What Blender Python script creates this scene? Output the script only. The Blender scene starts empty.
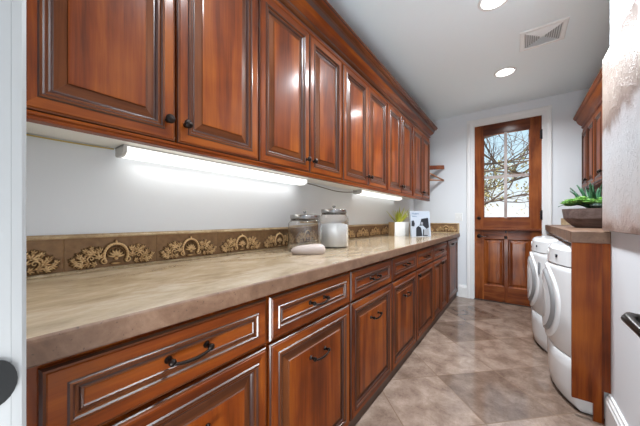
import bpy, math, random
from mathutils import Vector, Matrix
random.seed(7)
PI=math.pi
SC=bpy.context.scene
COL=SC.collection

# ------------------------------------------------------------------ helpers
class MB:
    def __init__(s): s.v=[]; s.f=[]; s.m=[]; s.sm=[]
    def add(s,vs,fs,mi=0,smooth=False):
        b=len(s.v); s.v+= [tuple(p) for p in vs]
        for i,q in enumerate(fs):
            s.f.append([b+k for k in q]); s.m.append(mi[i] if isinstance(mi,list) else mi); s.sm.append(smooth)
        return s
    def box(s,x0,x1,y0,y1,z0,z1,mi=0,bv=0):
        if bv<=0:
            v=[(x,y,z) for x in (x0,x1) for y in (y0,y1) for z in (z0,z1)]
            s.add(v,[(0,1,3,2),(4,6,7,5),(0,4,5,1),(2,3,7,6),(0,2,6,4),(1,5,7,3)],mi)
        else:
            # bevelled box : 24 verts
            v=[];idx={}
            X=(x0,x1);Y=(y0,y1);Z=(z0,z1)
            for i in (0,1):
                for j in (0,1):
                    for k in (0,1):
                        sx=bv if i==0 else -bv; sy=bv if j==0 else -bv; sz=bv if k==0 else -bv
                        idx[i,j,k,'x']=len(v); v.append((X[i],Y[j]+sy,Z[k]+sz))
                        idx[i,j,k,'y']=len(v); v.append((X[i]+sx,Y[j],Z[k]+sz))
                        idx[i,j,k,'z']=len(v); v.append((X[i]+sx,Y[j]+sy,Z[k]))
            g=lambda i,j,k,a: idx[i,j,k,a]
            F=[]
            for i in (0,1):
                q=[g(i,0,0,'x'),g(i,1,0,'x'),g(i,1,1,'x'),g(i,0,1,'x')]; F.append(q if i else q[::-1])
                q=[g(0,i,0,'y'),g(0,i,1,'y'),g(1,i,1,'y'),g(1,i,0,'y')]; F.append(q if i else q[::-1])
                q=[g(0,0,i,'z'),g(1,0,i,'z'),g(1,1,i,'z'),g(0,1,i,'z')]; F.append(q if i else q[::-1])
            for i in (0,1):
                for j in (0,1):
                    q=[g(i,j,0,'x'),g(i,j,1,'x'),g(i,j,1,'y'),g(i,j,0,'y')]; F.append(q if i!=j else q[::-1])
                    q=[g(i,0,j,'z'),g(i,0,j,'x'),g(i,1,j,'x'),g(i,1,j,'z')]; F.append(q if i==j else q[::-1])
                    q=[g(0,i,j,'z'),g(1,i,j,'z'),g(1,i,j,'y'),g(0,i,j,'y')]; F.append(q if i==j else q[::-1])
            for i in (0,1):
                for j in (0,1):
                    for k in (0,1):
                        q=[g(i,j,k,'x'),g(i,j,k,'y'),g(i,j,k,'z')]; F.append(q if (i+j+k)%2 else q[::-1])
            s.add(v,F,mi)
        return s
    def prism(s,pts,axis,a,b,mi=0,smooth=False):
        """pts: 2D loop, extruded along axis from a to b. axis 'y': pts=(x,z); 'z': pts=(x,y); 'x': pts=(y,z)"""
        def P(p,t):
            return {'y':(p[0],t,p[1]),'z':(p[0],p[1],t),'x':(t,p[0],p[1])}[axis]
        n=len(pts)
        v=[P(p,a) for p in pts]+[P(p,b) for p in pts]
        base=len(s.v)
        s.add(v,[(i,(i+1)%n,n+(i+1)%n,n+i) for i in range(n)],mi,smooth)
        s.f.append([base+i for i in range(n)][::-1]); s.m.append(mi); s.sm.append(False)
        s.f.append([base+n+i for i in range(n)]); s.m.append(mi); s.sm.append(False)
        return s
    def lathe(s,prof,c=(0,0,0),axis='z',n=32,mi=0,smooth=True,d=1):
        v=[];f=[]
        for (r,t) in prof:
            for k in range(n):
                a=2*PI*k/n; ca,sa=r*math.cos(a),r*math.sin(a)
                if axis=='z': p=(ca,sa,t*d)
                elif axis=='x': p=(t*d,ca,sa)
                else: p=(ca,t*d,sa)
                v.append((c[0]+p[0],c[1]+p[1],c[2]+p[2]))
        for i in range(len(prof)-1):
            for k in range(n):
                f.append((i*n+k,i*n+(k+1)%n,(i+1)*n+(k+1)%n,(i+1)*n+k))
        s.add(v,f,mi,smooth)
        b=len(s.v)-len(v)
        if prof[0][0]>1e-5: s.f.append([b+k for k in range(n)][::-1]); s.m.append(mi); s.sm.append(False)
        if prof[-1][0]>1e-5: s.f.append([b+(len(prof)-1)*n+k for k in range(n)]); s.m.append(mi); s.sm.append(False)
        return s
    def tube(s,pts,r,n=10,mi=0,cap=True):
        pts=[Vector(p) for p in pts]; R=r if isinstance(r,(list,tuple)) else [r]*len(pts)
        v=[];f=[];up=None
        for i,p in enumerate(pts):
            t=(pts[min(i+1,len(pts)-1)]-pts[max(i-1,0)]).normalized()
            if up is None:
                up=Vector((0,0,1)) if abs(t.z)<.9 else Vector((1,0,0))
            a=t.cross(up).normalized(); b=a.cross(t).normalized(); up=b
            for k in range(n):
                q=2*PI*k/n; v.append(p+a*R[i]*math.cos(q)+b*R[i]*math.sin(q))
        for i in range(len(pts)-1):
            for k in range(n): f.append((i*n+k,i*n+(k+1)%n,(i+1)*n+(k+1)%n,(i+1)*n+k))
        if cap: f+= [tuple(range(n))[::-1],tuple(range((len(pts)-1)*n,len(pts)*n))]
        s.add(v,f,mi,True); return s
    def blob(s,c,rx,ry,rz,n=10,m=7,mi=0,rot=None):
        v=[];f=[]
        for i in range(m+1):
            t=PI*i/m
            for k in range(n):
                a=2*PI*k/n
                p=Vector((rx*math.sin(t)*math.cos(a),ry*math.sin(t)*math.sin(a),rz*math.cos(t)))
                if rot: p=rot@p
                v.append(Vector(c)+p)
        for i in range(m):
            for k in range(n): f.append((i*n+k,(i+1)*n+k,(i+1)*n+(k+1)%n,i*n+(k+1)%n))
        s.add(v,f,mi,True); return s
    def build(s,name,mats,parent=None,bevel=0,edge=True):
        me=bpy.data.meshes.new(name)
        off=Vector((0,0,0))
        if parent is not None:
            off=world_loc(parent)
        me.from_pydata([tuple(Vector(p)-off) for p in s.v],[],s.f)
        me.update()
        if not isinstance(mats,(list,tuple)): mats=[mats]
        for m in mats: me.materials.append(m)
        me.polygons.foreach_set('material_index',s.m)
        me.polygons.foreach_set('use_smooth',s.sm)
        o=bpy.data.objects.new(name,me); COL.objects.link(o)
        if parent is not None: o.parent=parent
        if bevel>0:
            b=o.modifiers.new('b','BEVEL'); b.width=bevel; b.segments=2; b.limit_method='ANGLE'
        return o

def world_loc(o):
    l=Vector((0,0,0))
    while o is not None:
        l+=o.location; o=o.parent
    return l
def tag(o,label,cat,group=None,kind=None):
    o['label']=label; o['category']=cat
    if group: o['group']=group
    if kind: o['kind']=kind
    return o
def thing(name,label,cat,loc,group=None,kind=None):
    o=bpy.data.objects.new(name,None); COL.objects.link(o); o.location=loc; o.empty_display_size=.05
    return tag(o,label,cat,group,kind)
def struct(o,label=None,cat=None):
    o['kind']='structure'
    if label: o['label']=label
    if cat: o['category']=cat
    return o
def copy_tree(o,parent=None):
    c=o.copy(); COL.objects.link(c); c.parent=parent
    for ch in o.children: copy_tree(ch,c)
    return c

# ------------------------------------------------------------------ materials
def mat(name,color=(.8,.8,.8),rough=.5,metal=0,**kw):
    m=bpy.data.materials.new(name); m.use_nodes=True
    b=m.node_tree.nodes['Principled BSDF']
    b.inputs['Base Color'].default_value=(*color,1); b.inputs['Roughness'].default_value=rough
    b.inputs['Metallic'].default_value=metal
    for k,v in kw.items(): b.inputs[k.replace('_',' ')].default_value=v
    return m
def N(m,t,**kw):
    n=m.node_tree.nodes.new(t)
    for k,v in kw.items():
        if k in n.inputs: n.inputs[k].default_value=v
        else: setattr(n,k,v)
    return n
def L(m,a,b): m.node_tree.links.new(a,b)
def bsdf(m): return m.node_tree.nodes['Principled BSDF']
def ramp(m,stops,fac):
    r=N(m,'ShaderNodeValToRGB'); e=r.color_ramp.elements
    e[0].position,e[0].color=stops[0][0],(*stops[0][1],1)
    e[1].position,e[1].color=stops[-1][0],(*stops[-1][1],1)
    for p,c in stops[1:-1]:
        x=e.new(p); x.color=(*c,1)
    L(m,fac,r.inputs['Fac']); return r
def bump(m,h,strength=.3,dist=.002):
    b=N(m,'ShaderNodeBump'); b.inputs['Strength'].default_value=strength; b.inputs['Distance'].default_value=dist
    L(m,h,b.inputs['Height']); L(m,b.outputs['Normal'],bsdf(m).inputs['Normal']); return b

def wood(name,axis,cols,rough=.45,coat=.25,knots=0.0,scale=1.0):
    m=mat(name,rough=rough); nt=m.node_tree
    tc=N(m,'ShaderNodeTexCoord'); oi=N(m,'ShaderNodeObjectInfo')
    mul=N(m,'ShaderNodeMath',operation='MULTIPLY'); L(m,oi.outputs['Random'],mul.inputs[0]); mul.inputs[1].default_value=7.3
    add=N(m,'ShaderNodeVectorMath',operation='ADD'); L(m,tc.outputs['Object'],add.inputs[0]); L(m,mul.outputs[0],add.inputs[1])
    mp=N(m,'ShaderNodeMapping'); L(m,add.outputs[0],mp.inputs['Vector'])
    s={'z':(9,9,.8),'y':(9,.8,9),'x':(.8,9,9)}[axis]
    mp.inputs['Scale'].default_value=tuple(q*scale for q in s)
    big=N(m,'ShaderNodeTexNoise',Scale=1.0,Detail=4,Roughness=.6,Distortion=.9); L(m,mp.outputs[0],big.inputs['Vector'])
    mp2=N(m,'ShaderNodeMapping'); L(m,add.outputs[0],mp2.inputs['Vector'])
    s2={'z':(130,130,4),'y':(130,4,130),'x':(4,130,130)}[axis]; mp2.inputs['Scale'].default_value=s2
    fine=N(m,'ShaderNodeTexNoise',Scale=1.0,Detail=3,Roughness=.7,Distortion=.3); L(m,mp2.outputs[0],fine.inputs['Vector'])
    # cathedral rings
    w=N(m,'ShaderNodeMath',operation='MULTIPLY'); L(m,big.outputs['Fac'],w.inputs[0]); w.inputs[1].default_value=14
    sn=N(m,'ShaderNodeMath',operation='SINE'); L(m,w.outputs[0],sn.inputs[0])
    a1=N(m,'ShaderNodeMath',operation='MULTIPLY_ADD'); L(m,sn.outputs[0],a1.inputs[0]); a1.inputs[1].default_value=.045; L(m,big.outputs['Fac'],a1.inputs[2])
    a2=N(m,'ShaderNodeMath',operation='MULTIPLY_ADD'); L(m,fine.outputs['Fac'],a2.inputs[0]); a2.inputs[1].default_value=.35
    a3=N(m,'ShaderNodeMath',operation='SUBTRACT'); L(m,a1.outputs[0],a3.inputs[0]); a3.inputs[1].default_value=.17
    L(m,a3.outputs[0],a2.inputs[2])
    blot=N(m,'ShaderNodeTexNoise',Scale=5.0,Detail=2); L(m,add.outputs[0],blot.inputs['Vector'])
    a4=N(m,'ShaderNodeMath',operation='MULTIPLY_ADD'); L(m,blot.outputs['Fac'],a4.inputs[0]); a4.inputs[1].default_value=.4; L(m,a2.outputs[0],a4.inputs[2])
    a5=N(m,'ShaderNodeMath',operation='SUBTRACT'); L(m,a4.outputs[0],a5.inputs[0]); a5.inputs[1].default_value=.2
    out=a5.outputs[0]
    r=ramp(m,[(.24,cols[0]),(.5,cols[1]),(.78,cols[2])],out)
    col=r.outputs[0]
    if knots:
        vo=N(m,'ShaderNodeTexVoronoi',Scale=3.2); L(m,add.outputs[0],vo.inputs['Vector'])
        kr=N(m,'ShaderNodeMapRange'); kr.inputs['From Min'].default_value=.02; kr.inputs['From Max'].default_value=.12; L(m,vo.outputs['Distance'],kr.inputs['Value'])
        mx=N(m,'ShaderNodeMix',data_type='RGBA'); L(m,kr.outputs[0],mx.inputs[0]); mx.inputs[6].default_value=(.03,.008,.004,1); L(m,col,mx.inputs[7]); col=mx.outputs[2]
    L(m,col,bsdf(m).inputs['Base Color'])
    bsdf(m).inputs['Coat Weight'].default_value=coat; bsdf(m).inputs['Coat Roughness'].default_value=.17
    bsdf(m).inputs['Specular IOR Level'].default_value=.1; bsdf(m).inputs['Coat IOR'].default_value=1.5
    bump(m,fine.outputs['Fac'],.15,.0006)
    return m
WC=[(.060,.0098,.0010),(.160,.030,.0024),(.27,.068,.0065)]
WV=wood('cherry_vertical','z',WC); WH=wood('cherry_horizontal','y',WC)
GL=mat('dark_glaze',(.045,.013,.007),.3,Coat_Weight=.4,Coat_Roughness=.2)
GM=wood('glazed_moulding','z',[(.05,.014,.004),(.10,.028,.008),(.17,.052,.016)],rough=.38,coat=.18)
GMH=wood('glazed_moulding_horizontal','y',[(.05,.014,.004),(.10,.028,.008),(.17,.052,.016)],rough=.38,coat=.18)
DWV=wood('alder_vertical','z',[(.07,.014,.003),(.19,.045,.008),(.32,.095,.021)],knots=1,coat=.3)
DWH=wood('alder_horizontal','x',[(.06,.012,.003),(.15,.034,.007),(.24,.07,.016)],knots=1,coat=.3)
SHELFW=wood('shelf_wood','y',[(.20,.08,.035),(.35,.16,.08),(.45,.23,.12)],coat=.1)
BRZ=mat('dark_bronze',(.022,.016,.014),.32,.9)
BLK=mat('black_iron',(.012,.012,.012),.4,.6)

def paint(name,c,rough=.6,b=.05):
    m=mat(name,c,rough)
    tc=N(m,'ShaderNodeTexCoord'); n=N(m,'ShaderNodeTexNoise',Scale=60.0,Detail=3); L(m,tc.outputs['Object'],n.inputs['Vector'])
    bump(m,n.outputs['Fac'],b,.002); return m
WALL=paint('wall_paint',(.73,.765,.80)); CEIL=paint('ceiling_paint',(.82,.91,.955)); TRIM=mat('trim_paint',(.78,.79,.79),.3)
WHITE=mat('white_melamine',(.80,.78,.72),.45)

def travertine(name,c1,c2,c3,rough=.2,attr=None,dist=1.2,sc=1.0,stretch=(1,1,1),pits=True):
    m=mat(name,rough=rough)
    tc=N(m,'ShaderNodeTexCoord'); mp=N(m,'ShaderNodeMapping'); L(m,tc.outputs['Object'],mp.inputs['Vector']); mp.inputs['Scale'].default_value=stretch
    a=N(m,'ShaderNodeTexNoise',Scale=5*sc,Detail=8,Roughness=.62,Distortion=dist); L(m,mp.outputs[0],a.inputs['Vector'])
    b=N(m,'ShaderNodeTexNoise',Scale=38*sc,Detail=5,Roughness=.7); L(m,mp.outputs[0],b.inputs['Vector'])
    s=N(m,'ShaderNodeMath',operation='MULTIPLY_ADD'); L(m,b.outputs['Fac'],s.inputs[0]); s.inputs[1].default_value=.35; L(m,a.outputs['Fac'],s.inputs[2])
    s2=N(m,'ShaderNodeMath',operation='SUBTRACT'); L(m,s.outputs[0],s2.inputs[0]); s2.inputs[1].default_value=.175
    r=ramp(m,[(.3,c1),(.5,c2),(.68,c3)],s2.outputs[0]); col=r.outputs[0]
    if attr:
        at=N(m,'ShaderNodeAttribute',attribute_name=attr)
        mx=N(m,'ShaderNodeMix',data_type='RGBA',blend_type='MULTIPLY'); mx.inputs[0].default_value=1
        L(m,col,mx.inputs[6]); L(m,at.outputs['Color'],mx.inputs[7]); col=mx.outputs[2]
    if pits:
        v=N(m,'ShaderNodeTexNoise',Scale=70*sc,Detail=3,Roughness=.6); L(m,mp.outputs[0],v.inputs['Vector'])
        k=N(m,'ShaderNodeMapRange'); k.inputs['From Min'].default_value=.30; k.inputs['From Max'].default_value=.37; L(m,v.outputs['Fac'],k.inputs['Value'])
        mx=N(m,'ShaderNodeMix',data_type='RGBA',blend_type='MULTIPLY'); mx.inputs[0].default_value=.5
        L(m,col,mx.inputs[6]); L(m,k.outputs[0],mx.inputs[7]); col=mx.outputs[2]
    L(m,col,bsdf(m).inputs['Base Color'])
    rr=N(m,'ShaderNodeMapRange'); rr.inputs['To Min'].default_value=rough*.7; rr.inputs['To Max'].default_value=rough*1.5
    L(m,b.outputs['Fac'],rr.inputs['Value']); L(m,rr.outputs[0],bsdf(m).inputs['Roughness'])
    bump(m,b.outputs['Fac'],.06,.002)
    return m,col
COUNTER,_=travertine('travertine_polished',(.26,.185,.11),(.38,.29,.19),(.48,.40,.30),.14,sc=.75,stretch=(1.5,.6,1),pits=False)
EDGE,_=travertine('travertine_rough_shaded',(.105,.052,.028),(.155,.082,.047),(.215,.125,.077),.45,sc=1.6)  # pinker rough-cut stone; shade on the front edge also put into colour
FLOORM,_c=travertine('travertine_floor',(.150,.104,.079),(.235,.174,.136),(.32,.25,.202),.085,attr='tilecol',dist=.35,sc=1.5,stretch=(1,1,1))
# grout from the tile's own uv
m=FLOORM
uv=N(m,'ShaderNodeUVMap',uv_map='tile'); sx=N(m,'ShaderNodeSeparateXYZ'); L(m,uv.outputs[0],sx.inputs[0])
def edge(o):
    a=N(m,'ShaderNodeMath',operation='SUBTRACT'); L(m,o,a.inputs[0]); a.inputs[1].default_value=.5
    b=N(m,'ShaderNodeMath',operation='ABSOLUTE'); L(m,a.outputs[0],b.inputs[0]); return b.outputs[0]
mxm=N(m,'ShaderNodeMath',operation='MAXIMUM'); L(m,edge(sx.outputs[0]),mxm.inputs[0]); L(m,edge(sx.outputs[1]),mxm.inputs[1])
gt=N(m,'ShaderNodeMath',operation='GREATER_THAN'); L(m,mxm.outputs[0],gt.inputs[0]); gt.inputs[1].default_value=.4925
gmx=N(m,'ShaderNodeMix',data_type='RGBA'); L(m,gt.outputs[0],gmx.inputs[0]); L(m,_c,gmx.inputs[6]); gmx.inputs[7].default_value=(.17,.115,.08,1)
L(m,gmx.outputs[2],bsdf(m).inputs['Base Color'])

# relief tile material
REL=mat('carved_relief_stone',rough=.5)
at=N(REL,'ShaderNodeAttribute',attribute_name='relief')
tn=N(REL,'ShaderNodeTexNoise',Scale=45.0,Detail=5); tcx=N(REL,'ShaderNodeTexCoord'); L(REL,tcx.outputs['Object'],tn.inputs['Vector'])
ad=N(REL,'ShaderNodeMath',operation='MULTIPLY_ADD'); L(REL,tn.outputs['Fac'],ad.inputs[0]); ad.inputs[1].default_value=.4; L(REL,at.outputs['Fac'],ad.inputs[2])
r=ramp(REL,[(.1,(.19,.10,.04)),(.34,(.31,.175,.075)),(.42,(.05,.020,.006)),(.62,(.14,.065,.02)),(.82,(.42,.25,.10)),(1.0,(.72,.50,.26))],ad.outputs[0]); L(REL,r.outputs[0],bsdf(REL).inputs['Base Color'])  # glaze by height, with crevice shade and raised highlights put into the colour
TANTRIM,_=travertine('backsplash_tan_stone',(.33,.22,.12),(.50,.37,.22),(.62,.50,.33),.35,sc=2)

WASH=mat('white_enamel',(.76,.78,.79),.2,Coat_Weight=.5,Coat_Roughness=.05)
GREYP=mat('grey_plastic',(.16,.165,.17),.25)
DARKG=mat('dark_door_glass',(.03,.03,.035),.08)
GLASS=mat('clear_glass',(1,1,1),.0); bsdf(GLASS).inputs['Transmission Weight'].default_value=1; bsdf(GLASS).inputs['IOR'].default_value=1.45
PANE=mat('window_glass',(1,1,1),.0); bsdf(PANE).inputs['Transmission Weight'].default_value=1; bsdf(PANE).inputs['IOR'].default_value=1.05
STEEL=mat('brushed_steel',(.34,.33,.32),.18,1)
POWDER=mat('white_powder',(.93,.93,.92),.9)
STONE=mat('pale_pink_stone',(.48,.40,.365),.45)
def emis(name,c,s):
    m=mat(name,c,.5); bsdf(m).inputs['Emission Color'].default_value=(*c,1); bsdf(m).inputs['Emission Strength'].default_value=s; return m
CAN=emis('lamp_lens',(1,.97,.93),3); TUBE=emis('fluorescent_diffuser',(1,.99,.96),.55)
FIXW=mat('fixture_white_metal',(.55,.55,.54),.4)

# ------------------------------------------------------------------ dimensions
XL=-1.339; XR=.94; XN=.413; YF=4.34; YN=.034; ZC=2.656; YA=2.13
ZT=.927; ZB=.876; XF=-.670  # left wall, cabinets and counter objects scaled about the camera, baked into their numbers

# ------------------------------------------------------------------ room shell
s=.4569; r2=math.sqrt(.5); ox,oy=-.461,2.0446
import bmesh
def T(a,b): return (ox+(a+b)*r2*s, oy+(a-b)*r2*s)
bm=bmesh.new(); uvl=bm.loops.layers.uv.new('tile'); cl=bm.loops.layers.float_color.new('tilecol')
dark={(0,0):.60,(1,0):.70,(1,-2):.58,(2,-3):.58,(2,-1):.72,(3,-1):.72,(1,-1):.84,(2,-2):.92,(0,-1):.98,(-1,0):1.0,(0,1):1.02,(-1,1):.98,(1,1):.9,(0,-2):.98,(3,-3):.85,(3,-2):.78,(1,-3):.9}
rt=random.Random(3)
for a in range(-9,9):
    for b in range(-10,9):
        q=[T(a,b),T(a+1,b),T(a+1,b+1),T(a,b+1)]
        vs=[bm.verts.new((x,y,0)) for x,y in q]; f=bm.faces.new(vs)
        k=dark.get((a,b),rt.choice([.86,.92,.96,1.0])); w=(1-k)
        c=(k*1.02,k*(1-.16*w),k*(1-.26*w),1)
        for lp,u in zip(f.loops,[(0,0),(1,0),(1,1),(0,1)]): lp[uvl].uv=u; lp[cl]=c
for co,no in [((XL-.1,0,0),(-1,0,0)),((XR+.1,0,0),(1,0,0)),((0,-1.6,0),(0,-1,0)),((0,YF,0),(0,1,0))]:
    bmesh.ops.bisect_plane(bm,geom=bm.verts[:]+bm.edges[:]+bm.faces[:],plane_co=co,plane_no=no,clear_outer=True)
bmesh.ops.recalc_face_normals(bm,faces=bm.faces[:])
for f in bm.faces:
    if f.normal.z<0: f.normal_flip()
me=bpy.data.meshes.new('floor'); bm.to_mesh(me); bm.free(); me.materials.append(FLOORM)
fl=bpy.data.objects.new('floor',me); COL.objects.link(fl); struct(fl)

def wallbox(name,*a,m=WALL): return struct(MB().box(*a).build(name,m))
wallbox('wall_left',XL-.12,XL,YN-.12,YF+.14,0,ZC)
wallbox('wall_right',XR,XR+.12,YA,YF+.14,0,ZC)
# nearer stretch of the right wall, thick, closing the laundry alcove
wallbox('wall_right_near',XN,XR+.12,YN-.12,YA,0,ZC)
# far wall with door opening
DX0,DX1,DZ=-.482,.252,2.44
b=MB(); b.box(XL,DX0-.012,YF,YF+.14,0,ZC); b.box(DX1+.012,XR,YF,YF+.14,0,ZC); b.box(DX0-.012,DX1+.012,YF,YF+.14,DZ+.012,ZC)
struct(b.build('wall_far',WALL))
# near wall with the doorway the picture is taken from
b=MB(); b.box(XL,-.515,YN-.12,YN,0,ZC); b.box(.335,XN,YN-.12,YN,0,ZC); b.box(-.515,.335,YN-.12,YN,2.06,ZC)
struct(b.build('wall_near',WALL))
wallbox('ceiling',XL-.12,XR+.12,YN-.12,YF+.14,ZC,ZC+.1,m=CEIL)

# unseen hall shell behind the doorway, added to keep sky light out
wallbox('wall_hall_left_added',-.95,-.85,-1.6,YN-.12,0,ZC)
wallbox('wall_hall_right_added',.75,.85,-1.6,YN-.12,0,ZC)
wallbox('ceiling_hall_added',-.95,.85,-1.6,YN-.12,ZC,ZC+.1,m=CEIL)

wallbox('wall_hall_end_added',-.95,.85,-1.7,-1.6,0,ZC)
JAMB=mat('door_frame_dimmed',(.27,.27,.268),.35)  # white frame paint dimmed in colour against the added hall uplight's glare
# near door jambs and casing (room side)
b=MB()
b.box(-.515,-.500,YN-.12,YN+.001,0,2.045)
b.prism([(-.585,YN),(-.585,YN+.010),(-.56,YN+.015),(-.53,YN+.012),(-.512,YN+.015),(-.503,YN+.014),(-.5005,YN+.010),(-.5,YN+.0015),(-.502,YN)],'z',0,2.06,smooth=False)
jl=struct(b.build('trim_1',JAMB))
# strike plate on the jamb, curved lip
pts=[]
cz=.9355; hh=.0285
for k in range(13):
    a=-PI/2+PI*k/12; pts.append((YN-.014+.0205*math.cos(a),cz+hh*math.sin(a)))
pts=[(YN-.045,cz-hh)]+pts+[(YN-.045,cz+hh)]
MB().prism(pts,'x',-.5,-.4975).build('strike_plate',BLK,jl)
b=MB(); b.box(.320,.335,YN-.12,YN-.003,0,2.045); b.box(.320,.39,YN,YN+.014,0,2.06)
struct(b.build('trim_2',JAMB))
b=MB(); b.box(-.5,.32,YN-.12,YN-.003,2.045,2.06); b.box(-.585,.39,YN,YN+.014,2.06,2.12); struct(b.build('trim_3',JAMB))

# near door leaf, opened against the right; only its lever reaches into view
dn=thing('door_2','','',(.27,.075,0)); del dn['label']; del dn['category']; dn['kind']='structure'
b=MB(); b.box(.262,.300,.06,.86,.01,2.04,bv=.002)
for z0,z1 in ((.2,.85),(1.0,1.9)):
    for x in (.2615,):
        b.box(x,.262,.17,.75,z0,z1)
b.build('door_leaf',TRIM,dn)
b=MB()
yl,zl=.80,.933
b.lathe([(.031,0),(.031,.004),(.027,.009),(.012,.010)],(.262,yl,zl),'x',24,d=-1)
b.tube([(.256,yl,zl),(.235,yl,zl),(.215,yl,zl),(.190,yl-.001,zl+.002),(.182,yl-.006,zl+.003),(.176,yl-.018,zl+.002),(.177,yl-.04,zl),(.180,yl-.07,zl-.004),(.183,yl-.10,zl-.008),(.184,yl-.118,zl-.004)],[.010,.0095,.009,.009,.0105,.0095,.0085,.0085,.009,.006],14)
b.build('door_lever',mat('polished_bronze',(.05,.045,.042),.28,1),dn)

# far dutch door: structure
d1=thing('door_1','','',((DX0+DX1)/2,YF,0)); del d1['label']; del d1['category']; d1['kind']='structure'
y0,y1=YF+.0,YF+.045
gx0,gx1,gz0,gz1=-.378,.137,1.149,2.30
b=MB(); mx=(gx0+gx1)/2
b.box(DX0,gx0,y0,y1,.995,DZ,0); b.box(gx1,DX1,y0,y1,.995,DZ,0)
b.box(gx0,gx1,y0,y1,.995,gz0,1); b.box(gx0,gx1,y0,y1,gz1,DZ,1)
up=b.build('upper_leaf',[DWV,DWH],d1)
# glazing bead + muntins
b=MB()
for (a,c,e,g) in [(gx0,gx0+.012,gz0,gz1),(gx1-.012,gx1,gz0,gz1),(gx0,gx1,gz0,gz0+.012),(gx0,gx1,gz1-.012,gz1)]: b.box(a,c,y0+.006,y0+.02,e,g,0)
GREYW=wood('weathered_muntin','z',[(.30,.24,.22),(.42,.36,.34),(.5,.45,.43)],coat=.1)
b2=MB(); b2.box(mx-.016,mx+.016,y0-.0+.004,y1-.004,gz0,gz1); b2.box(gx0,gx1,y0+.006,y1-.006,1.695,1.727)
b.build('glazing_bead',DWV,up); b2.build('muntins',GREYW,up)
MB().box(gx0+.002,gx1-.002,y0+.0215,y0+.0245,gz0+.002,gz1-.002).build('pane',PANE,up)
# lower leaf
px=[(-.368,-.135),(-.095,.138)]; pz0,pz1=.215,.86
b=MB(); Z1=.985
b.box(DX0,px[0][0],y0,y1,.012,Z1,0); b.box(px[0][1],px[1][0],y0,y1,.012,Z1,0); b.box(px[1][1],DX1,y0,y1,.012,Z1,0)
for a,c in px: b.box(a,c,y0,y1,.012,pz0,1); b.box(a,c,y0,y1,pz1,Z1,1)
lo=b.build('lower_leaf',[DWV,DWH],d1)
def ringface(bm_,rects,flip=False,mi=0):
    """rects: list of (x0,x1,z0,z1,y) facing -Y"""
    v=[]
    for (a,c,e,g,y) in rects: v+=[(a,y,e),(c,y,e),(c,y,g),(a,y,g)]
    f=[];
    for i in range(len(rects)-1):
        for k in range(4):
            f.append((4*i+k,4*i+(k+1)%4,4*(i+1)+(k+1)%4,4*(i+1)+k))
    n=4*(len(rects)-1); f.append((n,n+1,n+2,n+3))
    bm_.add(v,f,mi)
for a,c in px:
    b=MB()
    prof=[(0,0),(.004,.004),(.010,.010),(.016,.016),(.022,.016),(.048,.007),(.050,.004)]
    ringface(b,[(a+i,c-i,pz0+i,pz1-i,y0+dp) for i,dp in prof])
    b.build('raised_panel',DWV,lo)
b=MB(); b.prism([(y0-.045,.985),(y0-.045,1.0),(y0-.038,1.008),(y0+.02,1.008),(y0+.02,.975),(y0-.012,.975),(y0-.02,.985)],'x',DX0+.004,DX1-.004)
b.build('door_ledge',DWH,lo)
b=MB(); b.lathe([(.024,0),(.024,.006),(.018,.010),(.017,.02),(.008,.022)],(-.428,y0,1.149),'y',20,d=-1); b.build('deadbolt',BRZ,up)
b=MB(); b.lathe([(.027,0),(.027,.006),(.02,.010),(.010,.012),(.010,.045)],(-.428,y0,.895),'y',20,d=-1)
b.tube([(-.432,y0-.045,.895),(-.41,y0-.047,.895),(-.37,y0-.045,.893),(-.33,y0-.043,.889),(-.315,y0-.04,.889)],[.009,.009,.007,.0065,.006],10); b.build('door_lever',BRZ,lo)
b=MB(); b.box(-.137,-.101,y0-.012,y0,.868,.905,bv=.004); b.lathe([(.010,0),(.012,.004),(.004,.008)],(-.119,y0-.012,.887),'y',14,d=-1); b.box(-.128,-.11,y0-.014,y0-.0,.95,.975); b.build('dutch_bolt',BRZ,lo)
for z in (2.20,1.185):
    b=MB(); b.box(DX1-.018,DX1+.008,y0-.004,y0,z-.055,z+.055); b.tube([(DX1+.002,y0-.009,z-.06),(DX1+.002,y0-.009,z+.06)],.008,10); b.build('hinge',BLK,up)
for z in (.8,.25):
    b=MB(); b.box(DX1-.018,DX1+.008,y0-.004,y0,z-.055,z+.055); b.tube([(DX1+.002,y0-.009,z-.06),(DX1+.002,y0-.009,z+.06)],.008,10); b.build('hinge',BLK,lo)
MB().box(DX0-.01,DX1+.01,y0-.01,YF+.14,0,.012).build('threshold',mat('threshold_bronze',(.03,.02,.015),.4,.5),d1)
# casing of the far door
b=MB()
pf=[(0,0),(.0,.012),(.006,.018),(.05,.016),(.062,.022),(.086,.024),(.092,.018),(.092,0)]
b.prism([(DX0-.004-u,YF-w) for u,w in pf],'z',0,DZ+.10)
b.prism([(DX1+.004+u,YF-w) for u,w in pf],'z',0,DZ+.10)
b.prism([(YF-w,DZ+.004+u) for u,w in pf],'x',DX0-.096,DX1+.096)
b.box(DX0-.012,DX0,YF-.002,YF+.14,0,DZ); b.box(DX1,DX1+.012,YF-.002,YF+.14,0,DZ); b.box(DX0-.012,DX1+.012,YF-.002,YF+.14,DZ,DZ+.012)
struct(b.build('trim_4',TRIM))

# baseboards
def bbprof(h,t): return [(0,0),(t,0),(t,h-.035),(t-.004,h-.03),(t-.006,h-.018),(t-.012,h-.012),(t-.014,h),(0,h)]
b=MB(); b.prism([(XN-u,z) for u,z in bbprof(.178,.024)],'y',YN,YA-.027); struct(b.build('baseboard_right',TRIM))
b=MB(); b.prism([(YF-u,z) for u,z in bbprof(.178,.018)],'x',-.688,DX0-.097); struct(b.build('baseboard_far',TRIM))

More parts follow.
